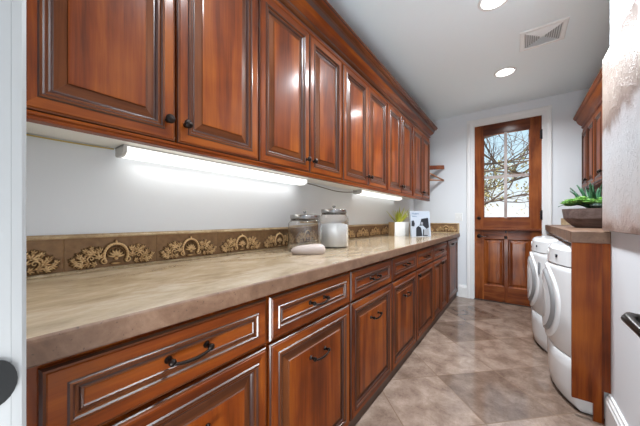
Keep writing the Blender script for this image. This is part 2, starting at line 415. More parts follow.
# ------------------------------------------------------------------ cabinet fronts
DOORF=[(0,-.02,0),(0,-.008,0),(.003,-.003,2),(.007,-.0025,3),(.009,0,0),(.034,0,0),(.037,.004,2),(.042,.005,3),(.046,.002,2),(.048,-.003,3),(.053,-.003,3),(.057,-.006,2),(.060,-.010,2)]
PANELF=[(.060,-.011,2),(.063,-.011,2),(.086,-.0045,3),(.088,-.001,3),(.092,-.0005,0)]  # bevel rings darker: pooled glaze plus some shade put into the colour
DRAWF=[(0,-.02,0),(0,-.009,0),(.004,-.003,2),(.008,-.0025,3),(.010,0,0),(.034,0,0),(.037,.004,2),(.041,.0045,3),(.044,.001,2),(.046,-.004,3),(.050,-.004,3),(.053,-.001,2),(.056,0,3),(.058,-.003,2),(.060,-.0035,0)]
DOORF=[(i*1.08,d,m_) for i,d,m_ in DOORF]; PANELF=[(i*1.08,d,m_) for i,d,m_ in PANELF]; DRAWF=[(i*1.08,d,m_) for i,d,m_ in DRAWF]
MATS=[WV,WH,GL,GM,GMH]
def rings(prof,x,y0,y1,z0,z1,fill,sgn=1,horiz=False,panel=False):
    b=MB(); n=len(prof)
    v=[]
    for (i,d,mi) in prof: v+=[(x+sgn*d,y0+i,z0+i),(x+sgn*d,y1-i,z0+i),(x+sgn*d,y1-i,z1-i),(x+sgn*d,y0+i,z1-i)]
    f=[];mm=[]
    for j in range(n-1):
        code=prof[j+1][2]
        for k in range(4):
            q=(4*j+k,4*j+(k+1)%4,4*(j+1)+(k+1)%4,4*(j+1)+k)
            f.append(q if sgn>0 else q[::-1])
            rail=(k%2==0)
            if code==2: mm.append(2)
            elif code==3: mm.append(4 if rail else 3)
            elif panel: mm.append(0)
            else: mm.append(1 if (rail or horiz) else 0)
    if fill:
        q=(4*n-4,4*n-3,4*n-2,4*n-1); f.append(q if sgn>0 else q[::-1]); mm.append(1 if horiz else 0)
    # back
    q=(0,3,2,1) if fill or not panel else None
    if q and not panel: f.append(q if sgn>0 else q[::-1]); mm.append(0)
    b.add(v,f,mm); return b
def add_door(parent,x,y0,y1,z0,z1,sgn=1,hard=None):
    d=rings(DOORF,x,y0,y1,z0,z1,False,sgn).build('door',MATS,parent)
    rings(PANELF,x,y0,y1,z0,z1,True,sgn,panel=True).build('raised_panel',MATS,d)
    if hard: hard(d)
    return d
def knob(parent,x,y,z,sgn=1):
    b=MB(); b.lathe([(.009,0),(.009,.002),(.0055,.004),(.005,.012),(.009,.015),(.0145,.018),(.016,.022),(.0155,.026),(.011,.029),(.007,.0295),(.006,.031),(.0005,.032)],(x,y,z),'x',20,d=sgn)
    b.build('knob',BRZ,parent)
def pull(parent,x,y,z,w=.094):
    b=MB(); h=w/2
    for s_ in (-1,1):
        b.lathe([(.0095,0),(.0095,.002),(.006,.005),(.0055,.016),(.0085,.019),(.0095,.024),(.008,.028),(.0005,.030)],(x,y+s_*h,z),'x',14)
    pts=[]
    for k in range(13):
        t=-1+2*k/12; pts.append((x+.024+.006*(1-t*t),y+t*h,z-.004-.006*(1-t*t)))
    b.tube(pts,[.0036+.0012*math.cos(t*PI/2*.95) for t in [-1+2*k/12 for k in range(13)]],10)
    b.build('handle',BRZ,parent)

# ---- base cabinets
BX=-.710
GB='cherry base cabinets under the left travertine counter'
units=[(.065,.634,'drawer','cherry base cabinet nearest the doorway, widest drawer front in view with one bronze pull'),
 (.634,1.199,'d1','second base cabinet from the doorway, just nearer than the glass jars, drawer over door'),
 (1.199,1.769,'d1','third base cabinet from the doorway, below the taller glass jar, drawer over pull-out door'),
 (1.769,2.320,'d1','fourth base cabinet from the doorway, between the jars and the white planter, drawer over door'),
 (2.320,2.887,'d1b','fifth base cabinet from the doorway, in front of the white planter, drawer over single door'),
 (2.887,3.575,'d2','base cabinet with one drawer over a pair of doors, in front of the upright book'),
 (3.575,4.335,'tall','last base cabinet against the far wall, one full height door and no drawer')]
for (a,c,kind,lab) in units:
    t=thing('base_cabinet',lab,'cabinet',((XL+BX)/2,(a+c)/2,0),GB)
    b=MB(); b.box(XL+.002,BX,a,c,.075,ZB,0); b.build('carcass',[WV],t)
    b=MB(); b.box(XL+.05,-.713,a,c,0,.075); b.build('toe_kick',mat('toe_kick_brown',(.07,.035,.022),.5) if a<.1 else bpy.data.materials['toe_kick_brown'],t)
    y0_,y1_=a+.008,c-.008
    if a<.1: y0_=.082
    if kind=='tall':
        y1_=4.300
        add_door(t,-.691,y0_+.05,y1_,.074,.8566,hard=lambda d: pull(d,-.691,3.834,.808,.075))
        continue
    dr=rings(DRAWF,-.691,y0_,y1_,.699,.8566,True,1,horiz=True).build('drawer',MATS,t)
    pull(dr,-.6945,(y0_+y1_)/2,.783,.101)
    if kind=='d2':
        ym=(y0_+y1_)/2
        add_door(t,-.691,y0_,ym-.002,.074,.689,hard=lambda d: knob(d,-.691,ym-.032,.638))
        add_door(t,-.691,ym+.002,y1_,.074,.689,hard=lambda d: knob(d,-.691,ym+.032,.638))
    elif kind=='d1b':
        add_door(t,-.691,y0_,y1_,.074,.689,hard=lambda d: knob(d,-.691,y0_+.032,.644))
    else:
        add_door(t,-.691,y0_,y1_,.074,.689,hard=lambda d: pull(d,-.6915,(y0_+y1_)/2,.554,.101))

# ---- left countertop
t=thing('countertop','long polished travertine countertop over the cherry base cabinets on the left','countertop',(-.93,2.18,ZB))
b=MB(); b.box(XL+.001,XF-.004,YN+.016,YF-.001,ZB,ZT,0); b.build('slab',COUNTER,t)
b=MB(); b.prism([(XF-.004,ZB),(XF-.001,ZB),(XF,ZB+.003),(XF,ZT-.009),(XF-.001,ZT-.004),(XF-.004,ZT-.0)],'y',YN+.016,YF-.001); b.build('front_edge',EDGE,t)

# ---- backsplash with carved relief tiles
bs=thing('backsplash','carved leaf relief stone backsplash strip along the left counter','backsplash',(XL+.01,2.1,ZT))
PW=.3105; Z0r,Z1r=.939,1.059
def relief(u,v,rs):
    h=0
    for (cx,cy,a_,b_,ang,hh_) in rs:
        dx,dy=u-cx,v-cy; c_,s_=math.cos(ang),math.sin(ang)
        X=(dx*c_+dy*s_)/a_; Y=(-dx*s_+dy*c_)/b_
        q=1-X*X-Y*Y
        if q>0: h=max(h,hh_*math.sqrt(q)*(1-.25*abs(Y)))
    return h
rs=[]; rr=random.Random(11)
def sym(cx,cy,a_,b_,ang,hh_):
    rs.append((cx,cy,a_,b_,ang,hh_)); rs.append((-cx,cy,a_,b_,PI-ang,hh_))
cy0=.044
for k in range(19):                                   # arched scroll, two cords
    a=-.5+(PI+1.0)*k/18; rs.append((.037*math.cos(a),cy0+.042*math.sin(a),.0085,.0072,a+PI/2,.013))
for k in range(13):
    a=.1+(PI-.2)*k/12; rs.append((.027*math.cos(a),cy0+.030*math.sin(a),.006,.0032,a+PI/2,.007))
def spiral(cx,cy,R,turns,a0,dirn,w,h):
    n=int(14*turns)
    for k in range(n+1):
        q=k/n; r_=R*(1-q*.85); a=a0+dirn*q*turns*2*PI; sym(cx+r_*math.cos(a),cy+r_*math.sin(a),w*(1-.4*q)*1.3,w*(1-.4*q),a+PI/2,h)
spiral(.035,.022,.012,1.1,PI/2,-1,.0048,.011)
for k in range(7):                                    # palmette
    a=PI*(.08+.84*k/6); rs.append((.015*math.cos(a),.034+.018*math.sin(a),.016,.0052,a,.012))
rs.append((0,.030,.008,.008,0,.013)); rs.append((0,.092,.010,.007,PI/2,.011)); rs.append((0,.012,.020,.007,0,.010))
def leaf(cx,cy,R,ang,n_=5):
    """acanthus leaf: fan of lobes on a rib"""
    for k in range(n_):
        q=(k/(n_-1)-.5)*2.2; a=ang+q; l=R*1.12*(1-.25*abs(q))
        sym(cx+l*.5*math.cos(a),cy+l*.5*math.sin(a),l*.52,R*.20,a,.0085+.003*rr.random())
for (cx,cy,R,an) in [(.052,.034,.024,1.5),(.048,.058,.022,.9),(.060,.014,.020,.2),(.066,.050,.026,.7),(.078,.020,.024,-.1),(.080,.046,.022,1.3),
                     (.092,.032,.024,.5),(.096,.014,.020,.1),(.104,.044,.018,.9),(.110,.024,.020,-.2),(.120,.034,.015,.4),(.068,.070,.016,.4),(.086,.062,.016,.6)]:
    leaf(cx,cy,R,an)
    sym(cx,cy,R*.2,R*.2,0,.011)
spiral(.075,.036,.010,1.0,0,1,.004,.012); spiral(.108,.018,.008,1.0,0,1,.0035,.011)
def relief_mesh(name,ua,ub):
    width=ub-ua; nu,nv=int(170*width/PW),60; H=Z1r-Z0r
    V=[];A=[]
    for j in range(nv+1):
        for i in range(nu+1):
            u=ua+width*i/nu; v=H*j/nv
            h=relief(u/1.08,v/1.08,rs)
            e=min(abs(u+PW/2),abs(u-PW/2)); g=-.002 if e<.0015 else 0
            V.append((.006+h*1.7+g,u,v)); A.append(min(1,h/.0125))
    F=[(j*(nu+1)+i,j*(nu+1)+i+1,(j+1)*(nu+1)+i+1,(j+1)*(nu+1)+i) for j in range(nv) for i in range(nu)]
    me=bpy.data.meshes.new(name); me.from_pydata(V,[],F); me.update()
    at_=me.attributes.new('relief','FLOAT','POINT'); at_.data.foreach_set('value',A)
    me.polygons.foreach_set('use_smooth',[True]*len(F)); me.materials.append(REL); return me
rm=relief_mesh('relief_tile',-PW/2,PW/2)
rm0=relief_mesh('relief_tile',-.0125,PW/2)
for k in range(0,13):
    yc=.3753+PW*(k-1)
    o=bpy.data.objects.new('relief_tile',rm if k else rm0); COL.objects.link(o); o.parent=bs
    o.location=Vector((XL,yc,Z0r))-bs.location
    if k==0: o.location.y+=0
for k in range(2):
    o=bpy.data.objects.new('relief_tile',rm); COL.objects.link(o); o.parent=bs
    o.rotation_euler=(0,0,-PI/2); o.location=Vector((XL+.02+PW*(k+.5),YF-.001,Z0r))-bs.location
b=MB()
tp=[(0,Z1r),(.012,Z1r),(.017,Z1r+.003),(.018,Z1r+.007),(.015,Z1r+.011),(.010,Z1r+.013),(.010,Z1r+.016),(0,Z1r+.016)]
b.prism([(XL+.0005+u,z) for u,z in tp],'y',.052,YF-.001,smooth=False)
b.prism([(YF-.001-u,z) for u,z in tp],'x',XL+.02,XF-.004)
b.build('top_trim',TANTRIM,bs)
b=MB()
tp=[(0,ZT),(.016,ZT),(.017,ZT+.004),(.014,ZT+.009),(.009,ZT+.011),(0,ZT+.011)]
b.prism([(XL+.0005+u,z) for u,z in tp],'y',.05,YF-.001); b.prism([(YF-.001-u,z) for u,z in tp],'x',XL+.02,XF-.004)
b.build('bottom_trim',TANTRIM,bs)
MB().box(XL+.0005,XL+.004,.05,YF-.002,ZT,Z1r).build('backing',TANTRIM,bs)
MB().box(XL+.6415,XF-.004,YF-.012,YF-.001,Z0r,Z1r).build('end_tile',TANTRIM,bs)

# ---- upper cabinets
UX=-1.004; UG='cherry upper cabinets along the left wall'
ud=[(.076,.455),(.462,.837),(.843,1.221),(1.228,1.584),(1.608,1.989),(1.996,2.381),(2.416,2.773),(2.780,3.137),(3.186,3.553),(3.560,3.920)]
ue=[.052,.840,1.596,2.398,3.164,3.928]
ul=['nearest wall cabinet, largest pair of raised panel doors in view, by the white door trim',
 'second wall cabinet from the doorway, over the near fluorescent fixture and the glass jars',
 'third wall cabinet from the doorway, the middle one of the upper row',
 'fourth wall cabinet from the doorway, over the far fluorescent fixture and the planter',
 'last wall cabinet of the left row, with its bare side towards the dutch door']
for i in range(5):
    a,c=ue[i],ue[i+1]
    t=thing('wall_cabinet',ul[i],'cabinet',((XL+UX)/2,(a+c)/2,1.426),UG)
    b=MB(); b.box(XL+.001,UX,a,c,1.432,2.285,0); b.build('carcass',WV,t)
    MB().box(XL+.001,UX-.001,a,c,1.426,1.432).build('bottom_panel',WHITE,t)
    (p,q),(r_,s_)=ud[2*i],ud[2*i+1]
    add_door(t,-.983,p,q,1.4085,2.231,hard=lambda d: knob(d,-.9825,q-.028,1.479))
    add_door(t,-.983,r_,s_,1.4085,2.231,hard=lambda d: knob(d,-.9825,r_+.028,1.479))
# crown
cp=[(0,2.155),(.006,2.158),(.010,2.165),(.010,2.178),(.006,2.182),(.006,2.192),(.016,2.197),(.021,2.205),(.020,2.213),(.014,2.219),(.016,2.224),(.026,2.232),(.040,2.244),(.053,2.262),(.062,2.284),(.066,2.297),(.076,2.300),(.083,2.308),(.086,2.318),(.092,2.321),(.092,2.333)]
def crown(name,label,x,ya,yb,sgn=1,end='far',dz=0,wallx=XL,group=None):
    """mitred: runs along y at face x, with a return at yb"""
    P=[(u*1.08,2.237+(z-2.155)*1.08) for u,z in cp]; n=len(P); v=[]
    yy=1 if yb>ya else -1
    for (u,z) in P:
        v.append((x+sgn*u,ya,z+dz))
    for (u,z) in P:
        v.append((x+sgn*u,yb+yy*(u if end else 0),z+dz))
    for (u,z) in P:
        v.append((wallx+sgn*.001,yb+yy*(u if end else 0),z+dz))
    f=[];mm=[]
    for seg in (0,1):
        for i in range(n-1):
            q=(seg*n+i,seg*n+i+1,(seg+1)*n+i+1,(seg+1)*n+i); q=q[::-1]
            if sgn*yy<0: q=q[::-1]
            f.append(q); mm.append(1 if i in (3,4,9,13,18) else (2 if i in (5,6,7,8,14,15,16) else 0))
    b=MB(); 
    v2=[(wallx+sgn*.001,ya,P[-1][1]+dz)]
    b.add(v+v2,f,mm)
    base=0
    q=[3*n,n-1,2*n-1,3*n-1]; b.f.append(q if sgn*yy<0 else q[::-1]); b.m.append(0); b.sm.append(False)
    o=b.build(name,[WH,GL,GMH]); 
    if not sgn*yy>0: pass
    return tag(o,label,'moulding',group)
crown('crown_moulding','deep cherry crown moulding running along the top of the left wall cabinets',UX,.036,3.928)
b=MB(); lp=[(-.02,1.404),(0,1.404),(.0,1.400),(.014,1.397),(.016,1.392),(.018,1.387),(.018,1.381),(.014,1.377),(.016,1.373),(.014,1.369),(-.02,1.369)]
lp=[(u,z-.012 if z>1.38 else z) for u,z in lp]; lp=[(-.002,1.4258),(-.002,1.4075),(.017,1.4075),(.020,1.404),(.019,1.399),(.015,1.396),(.015,1.393),(.018,1.390),(.017,1.385),(-.016,1.385),(-.016,1.4258)]
b.prism([(UX+u,z) for u,z in lp],'y',.052,3.931)
tag(b.build('light_rail','' or WH),'thin cherry light rail moulding under the left wall cabinet doors','moulding')

# ---- under-cabinet fluorescent fixtures
def fixture(label,y0,y1):
    t=thing('under_cabinet_light',label,'light',(-1.28,(y0+y1)/2,1.385),'fluorescent fixtures under the left wall cabinets')
    b=MB(); b.prism([(XL+.012,1.4258),(-1.231,1.4258),(-1.233,1.420),(XL+.012,1.420)],'y',y0,y1)
    for a in (y0,y1-.012): b.prism([(XL+.012,1.424),(-1.231,1.424),(-1.232,1.396),(-1.258,1.383),(XL+.03,1.383),(XL+.012,1.391)],'y',a,a+.012)
    b.build('housing',FIXW,t)
    b=MB(); b.prism([(XL+.014,1.420),(-1.233,1.420),(-1.234,1.398),(-1.259,1.385),(XL+.031,1.385),(XL+.014,1.392)],'y',y0+.012,y1-.012); b.build('diffuser',TUBE,t)
fixture('long lit fluorescent fixture under the two nearest left wall cabinets',.373,1.512)
fixture('lit fluorescent fixture further along, above the white planter',2.344,3.51)
CRD=mat('grey_cord',(.12,.11,.10),.5); YEL=mat('yellow_cord',(.55,.42,.14),.5)
b=MB(); b.tube([(XL+.006,.06+.31*k/8,1.4205-.003*math.sin(PI*k/8)) for k in range(9)],.0028,8); tag(b.build('power_cord',YEL),'thin yellowish cord along the wall running to the near fluorescent fixture','cord')
b=MB(); pts=[]
for k in range(17):
    q=k/16; pts.append((XL+.06-.035*math.sin(PI*q),1.512+.832*q,1.406-.016*math.sin(PI*q)+.008*math.sin(2*PI*q)))
b.tube(pts,.004,8); tag(b.build('power_cord',CRD),'dark cord sagging between the two fluorescent fixtures','cord')

# ---- little wooden rack between the last wall cabinet and the far wall
t=thing('drying_rack','small wooden rack, dark top bar and pale slats, between left wall cabinets and far wall','rack',(-.94,4.14,1.78))
def bar(b,p,q,w,h):
    p=Vector(p);q=Vector(q); d=(q-p).normalized(); sd=d.cross(Vector((0,0,1))).normalized()*w/2; up_=sd.cross(d).normalized()*h/2
    v=[a+x+y for a in (p,q) for x in (-sd,sd) for y in (-up_,up_)]
    b.add(v,[(0,1,3,2),(4,6,7,5),(0,4,5,1),(2,3,7,6),(0,2,6,4),(1,5,7,3)])
b=MB(); bar(b,(-1.02,3.93,1.862),(-.893,4.338,1.918),.03,.058); b.build('top_bar',WH,t)
for p,q in (((-1.02,3.93,1.798),(-.890,4.337,1.722)),((-1.03,3.93,1.700),(-.893,4.337,1.716)),((-1.20,3.93,1.700),(-.896,4.337,1.719))):
    b=MB(); bar(b,p,q,.018,.014); b.build('slat',SHELFW,t)

# ---- plates on the far wall
t=thing('light_switch','white light switch plate on the far wall left of the dutch door','switch',(-.685,YF,1.164))
MB().box(-.735,-.635,YF-.006,YF,1.106,1.222,bv=.002).build('plate',TRIM,t)
for x in (-.712,-.665): MB().box(x-.007,x+.007,YF-.012,YF-.006,1.15,1.178).build('toggle',TRIM,t)

# ---- ceiling fittings
CG='recessed ceiling lights'
for (x,y,lab) in [(-.127,2.2,'recessed ceiling light cut by the top edge, nearer of the two'),(-.098,3.345,'recessed ceiling light near the far door, beyond the square vent'),(-.14,.80,'unseen added recessed light near the doorway, above the first wall cabinets')]:
    t=thing('recessed_light',lab,'light',(x,y,ZC),CG)
    b=MB(); b.lathe([(.098,0),(.098,.004),(.090,.008),(.078,.006),(.076,.0)],(x,y,ZC),'z',40,d=-1); b.build('trim_ring',TRIM,t)
    MB().lathe([(.077,.001),(.077,.005),(.0005,.0055)],(x,y,ZC),'z',32,d=-1).build('lens',CAN,t)
t=thing('ceiling_vent','square white ceiling air vent with side louvres coloured as shaded, right of the recessed lights','vent',(.17,2.865,ZC))
vx0,vx1,vy0,vy1=.02,.32,2.715,3.015; vcx,vcy=.17,2.865
b=MB()
for j,(i0,i1,z0,z1) in enumerate([(0,.028,.010,.010),(.028,.031,.010,.002)]):
    pass
def vring(i,z): return [(vx0+i,vy0+i,ZC-z),(vx1-i,vy0+i,ZC-z),(vx1-i,vy1-i,ZC-z),(vx0+i,vy1-i,ZC-z)]
seq=[(0,0),(0,.006),(.004,.010),(.030,.010),(.034,.003)]
v=[];
for i,z in seq: v+=vring(i,z)
f=[(4*j+k,4*(j+1)+k,4*(j+1)+(k+1)%4,4*j+(k+1)%4) for j in range(4) for k in range(4)]+[(16,17,18,19)]
b.add(v,f,0); b.build('frame',TRIM,t)
VD=mat('vent_louvre_shaded',(.42,.42,.43),.6)  # greyer copy of the trim; shade of the side louvres put into colour
b=MB()
for side in range(4):
    for k in range(7):
        i=.036+.0145*k; w=(vx1-vx0)/2-i-.004
        if w<.012: continue
        o_=(vx1-vx0)/2-i
        z0,z1=ZC-.004,ZC-.013
        def R(x,y):
            for _ in range(side): x,y=-y,x
            return x,y
        q=[(-w,-o_,z0),(w,-o_,z0),(w-.003,-o_+.009,z1),(-w+.003,-o_+.009,z1)]
        vv=[]
        for (x,y,z) in q: X,Y=R(x,y); vv.append((vcx+X,vcy+Y,z))
        vv2=[(x,y,z+.0012) for x,y,z in vv]
        b.add(vv+vv2,[(0,1,2,3),(7,6,5,4),(0,4,5,1),(1,5,6,2),(2,6,7,3),(3,7,4,0)],1 if side%2 else 0)
b.build('louvres',[TRIM,VD],t)
for i,(x,y) in enumerate([(-.02,2.62),(-.13,2.72)]):
    pass

# ---- right side: counter, end panel, washers
RX=.25; RZ1=1.063; RZ0=.997
t=thing('countertop','short thick travertine countertop over the white washer and dryer','countertop',(.6,3.2,RZ0))
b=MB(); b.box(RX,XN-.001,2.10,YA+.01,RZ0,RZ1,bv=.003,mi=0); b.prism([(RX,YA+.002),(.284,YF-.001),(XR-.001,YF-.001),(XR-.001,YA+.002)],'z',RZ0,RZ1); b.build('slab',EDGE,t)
b=MB(); b.box(.43,XR-.001,YF-.02,YF-.001,RZ1,RZ1+.08,bv=.003); b.box(XR-.02,XR-.001,YA+.01,YF-.021,RZ1,RZ1+.08,bv=.003); tag(b.build('backsplash',TANTRIM),'low plain tan stone backsplash behind the succulent bowl on the right counter','backsplash')
b=MB(); b.box(.292,.32,YA,YF-.03,.967,.9965); tag(b.build('counter_support_rail',GREYP),'dark grey support rail under the front of the right counter','rail')
t=thing('end_panel','tall cherry end panel beside the near washer, at the end of the right counter','panel',(.33,2.115,0))
b=MB(); b.prism([(RX+.006,.10),(.345,.10),(.345,0),(.386,0),(.386,.18),(XN-.001,.18),(XN-.001,RZ0),(RX+.006,RZ0)],'y',2.107,2.128); b.build('panel',WV,t)
b=MB(); b.box(.378,XN-.002,2.104,2.107,.181,RZ0); b.box(.378,.3855,2.104,2.107,0,.181); b.build('stile',WV,t)

def bow(y,yc,w,xe,xc): 
    q=(y-yc)/w; return xc+(xe-xc)*abs(q)**2.2
DOORG=mat('grey_door',(.24,.245,.25),.18)
def washer(label,yc,dx,kind):
    t=thing('washing_machine' if kind=='w' else 'tumble_dryer',label,'washer' if kind=='w' else 'dryer',(.55,yc,0))
    w=.335; xe,xc=.272+dx,.175+dx
    def shell(name,z0,z1,prof,m,smooth=True,xback=.86):
        nu=24; V=[];F=[]
        zs=[p[0] for p in prof]
        for (z,off,sh) in prof:
            for i in range(nu+1):
                y=yc-w+sh+2*(w-sh)*i/nu
                V.append((bow(y,yc,w,xe,xc)+off,y,z))
            V.append((xback,yc+w-sh,z)); V.append((xback,yc-w+sh,z))
        n=nu+3
        for j in range(len(prof)-1):
            for i in range(n): F.append((j*n+i,j*n+(i+1)%n,(j+1)*n+(i+1)%n,(j+1)*n+i))
        b=MB(); b.add(V,[q[::-1] for q in F],0,smooth)
        k=len(prof)-1; b.f.append([i for i in range(n)]); b.m.append(0); b.sm.append(False)
        b.f.append([k*n+i for i in range(n)][::-1]); b.m.append(0); b.sm.append(False)
        return b.build(name,m,t)
    shell('toe_panel',0,.30,[(.012,.030,.004),(.03,.018,.002),(.10,.006,0),(.22,0,0),(.296,-.001,0),(.302,.005,.004)],WASH)
    body=shell('cabinet_body',.306,.84,[(.305,.006,.004),(.311,0,0),(.55,-.008,0),(.80,-.002,0),(.834,.002,0),(.838,.007,.004)],WASH)
    con=shell('control_panel',.84,.96,[(.841,.008,.004),(.844,.001,0),(.845,.0,0),(.92,.006,0),(.935,.007,0),(.938,.008,0),(.955,.018,.003),(.960,.024,.006),(.962,.030,.010),(.963,.07,.014)],WASH,smooth=False)
    # porthole door, bowed plate with ring
    zc_=.57; R=.235
    def disc(name,prof,m,yr=1.0):
        V=[];F=[];n=40
        for (r_,o_) in prof:
            for k in range(n):
                a=2*PI*k/n; y=yc+r_*math.cos(a); z=zc_+r_*math.sin(a)*1.0
                V.append((bow(y,yc,w,xe,xc)-.008-o_,y,z))
        for i in range(len(prof)-1):
            for k in range(n): F.append((i*n+k,(i+1)*n+k,(i+1)*n+(k+1)%n,i*n+(k+1)%n))
        b=MB(); b.add(V,F,0,True); q=(len(prof)-1)*n; b.f.append([q+k for k in range(n)][::-1]); b.m.append(0); b.sm.append(True)
        return b.build(name,m,t)
    disc('door_ring',[(R+.02,-.010),(R+.018,.002),(R+.002,.006),(R-.02,.004)],WASH)
    disc('door_rim',[(R-.021,-.002),(R-.023,.008),(R-.032,.016),(R-.045,.019)],DOORG)
    disc('door',[(R-.045,.019),(R-.07,.021),(.13,.020)],WASH)
    disc('door_window',[(.130,.020),(.128,.021),(.10,.022),(.05,.022),(.004,.022)],FIXW)
    b=MB(); yk=yc; b.lathe([(.024,0),(.023,.006),(.018,.009),(.0005,.010)],(bow(yk,yc,w,xe,xc)+.009,yk,.90),'x',24,d=-1); b.build('dial',FIXW,t)
    yk=yc+.19
    b=MB(); b.box(bow(yk,yc,w,xe,xc)+.004,bow(yk,yc,w,xe,xc)+.03,yk-.09,yk+.08,.862,.925,bv=.004); b.build('detergent_drawer',WASH,t)
    yk=yc-.17
    b=MB(); b.box(bow(yk,yc,w,xe,xc)+.003,bow(yk,yc,w,xe,xc)+.02,yk-.03,yk+.03,.885,.905,bv=.002); b.build('display',DARKG,t)
    yk=yc-.245
    b=MB() if kind=='d' else None
    if b: b.box(bow(yk,yc,w,xe,xc)-.012,bow(yk,yc,w,xe,xc)+.01,yk-.018,yk+.018,.66,.76,bv=.005); b.build('door_latch',GREYP,t)
    for yy in (yc-.28,yc+.28):
        MB().lathe([(.02,0),(.02,.013)],(.33+dx,yy,0),'z',12).build('foot',GREYP,t)
washer('near white front loading machine with curved front, half behind the cherry end panel',2.478,0,'w')
washer('far white front loading machine with curved front, nearer the dutch door',3.22,-.065,'d')

# right wall cabinets
RUX=.63; RG='cherry wall cabinets above the washers'
edges=[4.335,3.70,3.06,2.42,2.135]
labs=['right wall cabinet furthest away, touching the far wall','right wall cabinet seen just left of the abstract canvas','right wall cabinet hidden in line behind the abstract canvas','narrow right wall cabinet at the near end of the alcove']
for i in range(4):
    c,a=edges[i],edges[i+1]
    t=thing('wall_cabinet',labs[i],'cabinet',((RUX+XR)/2,(a+c)/2,1.478),RG)
    MB().box(RUX,XR-.001,a,c,1.478,2.20).build('carcass',WV,t)
    if i<3:
        mid=(a+c)/2
        for (p,q,ky) in ((a+.006,mid-.002,mid-.028),(mid+.002,c-.006,mid+.028)):
            add_door(t,RUX-.02,p,q,1.49,2.15,sgn=-1,hard=lambda d: knob(d,RUX-.0205,ky,1.56,-1))
    else: add_door(t,RUX-.02,a+.006,c-.006,1.49,2.15,sgn=-1)
# crown on the right, straight run wall to wall
b=MB(); b.prism([(RUX-u,z) for u,z in cp]+[(RUX+.05,2.333),(RUX+.05,2.155)],'y',2.136,YF-.001)
tag(b.build('crown_moulding',WH),'cherry crown moulding on top of the right wall cabinets','moulding')

# ------------------------------------------------------------------ objects on the counters
def jar(label,x,y,R,H,fill):
    t=thing('glass_jar',label,'jar',(x,y,ZT),'lidded glass jars on the left counter')
    z=ZT+.0005
    sh=H-.016
    b=MB(); b.lathe([(R*.92,0),(R,.006),(R,sh-.03),(R*.97,sh-.015),(R*.86,sh-.004),(R*.84,sh+.004),(R*.84,sh+.010),(R*.80,sh+.010),(R*.80,sh),(R*.94,sh-.018),(R-.005,sh-.03),(R-.005,.012),(R*.9,.008),(.0005,.008)],(x,y,z),'z',48); b.build('glass_body',GLASS,t)
    if fill:
        b=MB(); n=40; prof=[(R*.88,.009),(R-.0062,.014),(R-.0062,fill)]
        b.lathe(prof+[(R*.5,fill+.012),(.0005,fill+.004)],(x,y,z),'z',n); b.build('contents',POWDER,t)
    b=MB(); b.lathe([(R*.79,sh-.004),(R*.79,sh+.0105),(R*.87,sh+.011),(R*.875,sh+.014),(R*.875,sh+.034),(R*.85,sh+.038),(R*.55,sh+.041),(.012,sh+.042),(.006,sh+.044),(.006,sh+.052),(.013,sh+.056),(.014,sh+.063),(.008,sh+.068),(.0005,sh+.069)],(x,y,z),'z',40); b.build('lid',STEEL,t)
jar('shorter wider glass jar with a steel lid, behind the pale oval stone',-1.118,1.339,.111,.211,0)
jar('taller glass jar with steel lid, filled with white powder',-1.08,1.625,.108,.254,.162)
b=MB()
V=[];F=[];n=40
th=math.radians(36.6)
prof=[(.88,0),(.98,.008),(1.0,.022),(.98,.032),(.90,.043),(.75,.050),(.5,.053),(.25,.054),(.001,.054)]
for (k_,z) in prof:
    for k in range(n):
        a=2*PI*k/n; lx=.102*k_*math.cos(a); ly=.052*k_*math.sin(a); tilt=(1+.22*lx/.102)
        V.append((-.990+lx*math.cos(th)-ly*math.sin(th),1.215+lx*math.sin(th)+ly*math.cos(th),ZT+.0005+(z*tilt if z>.02 else z)))
for i in range(len(prof)-1):
    for k in range(n): F.append((i*n+k,i*n+(k+1)%n,(i+1)*n+(k+1)%n,(i+1)*n+k))
b.add(V,F,0,True); b.f.append(list(range(n))[::-1]); b.m.append(0); b.sm.append(False)
tag(b.build('decorative_stone',STONE),'smooth pale pink oval stone lying in front of the shorter glass jar','stone')

# planter
t=thing('planter','square white planter with a yellow-green spiky plant, beside the upright book','planter',(-1.13,3.19,ZT))
pa=Vector((-1.172,3.078)); pb=Vector((-1.055,3.2335)); e1=(pb-pa).normalized(); e2=Vector((-e1.y,e1.x)); W=(pb-pa).length; D=.14
def PQ(u,v,z): p=pa+e1*u+e2*v; return (p.x,p.y,z)
def obox(b,u0,u1,v0,v1,z0,z1,mi=0):
    v=[PQ(u,v_,z) for u in (u0,u1) for v_ in (v0,v1) for z in (z0,z1)]
    b.add(v,[(0,1,3,2),(4,6,7,5),(0,4,5,1),(2,3,7,6),(0,2,6,4),(1,5,7,3)],mi)
TANP,_=travertine('tan_planter_side',(.42,.27,.13),(.58,.40,.21),(.68,.50,.30),.5,sc=3)
b=MB(); zz=ZT+.0005
obox(b,0,.008,.006,D,zz,zz+.167); obox(b,W-.008,W,.006,D,zz,zz+.167); obox(b,.008,W-.008,D-.008,D,zz,zz+.167); obox(b,.008,W-.008,.006,D-.008,zz,zz+.01); b.build('box_sides',TANP,t)
b=MB(); obox(b,0,W,0,.006,zz,zz+.170); b.build('front_panel',mat('white_ceramic',(.80,.80,.78),.25),t)
b=MB(); obox(b,.008,W-.008,.006,D-.008,zz+.01,zz+.147); b.build('soil',mat('soil',(.05,.03,.02),.9),t)
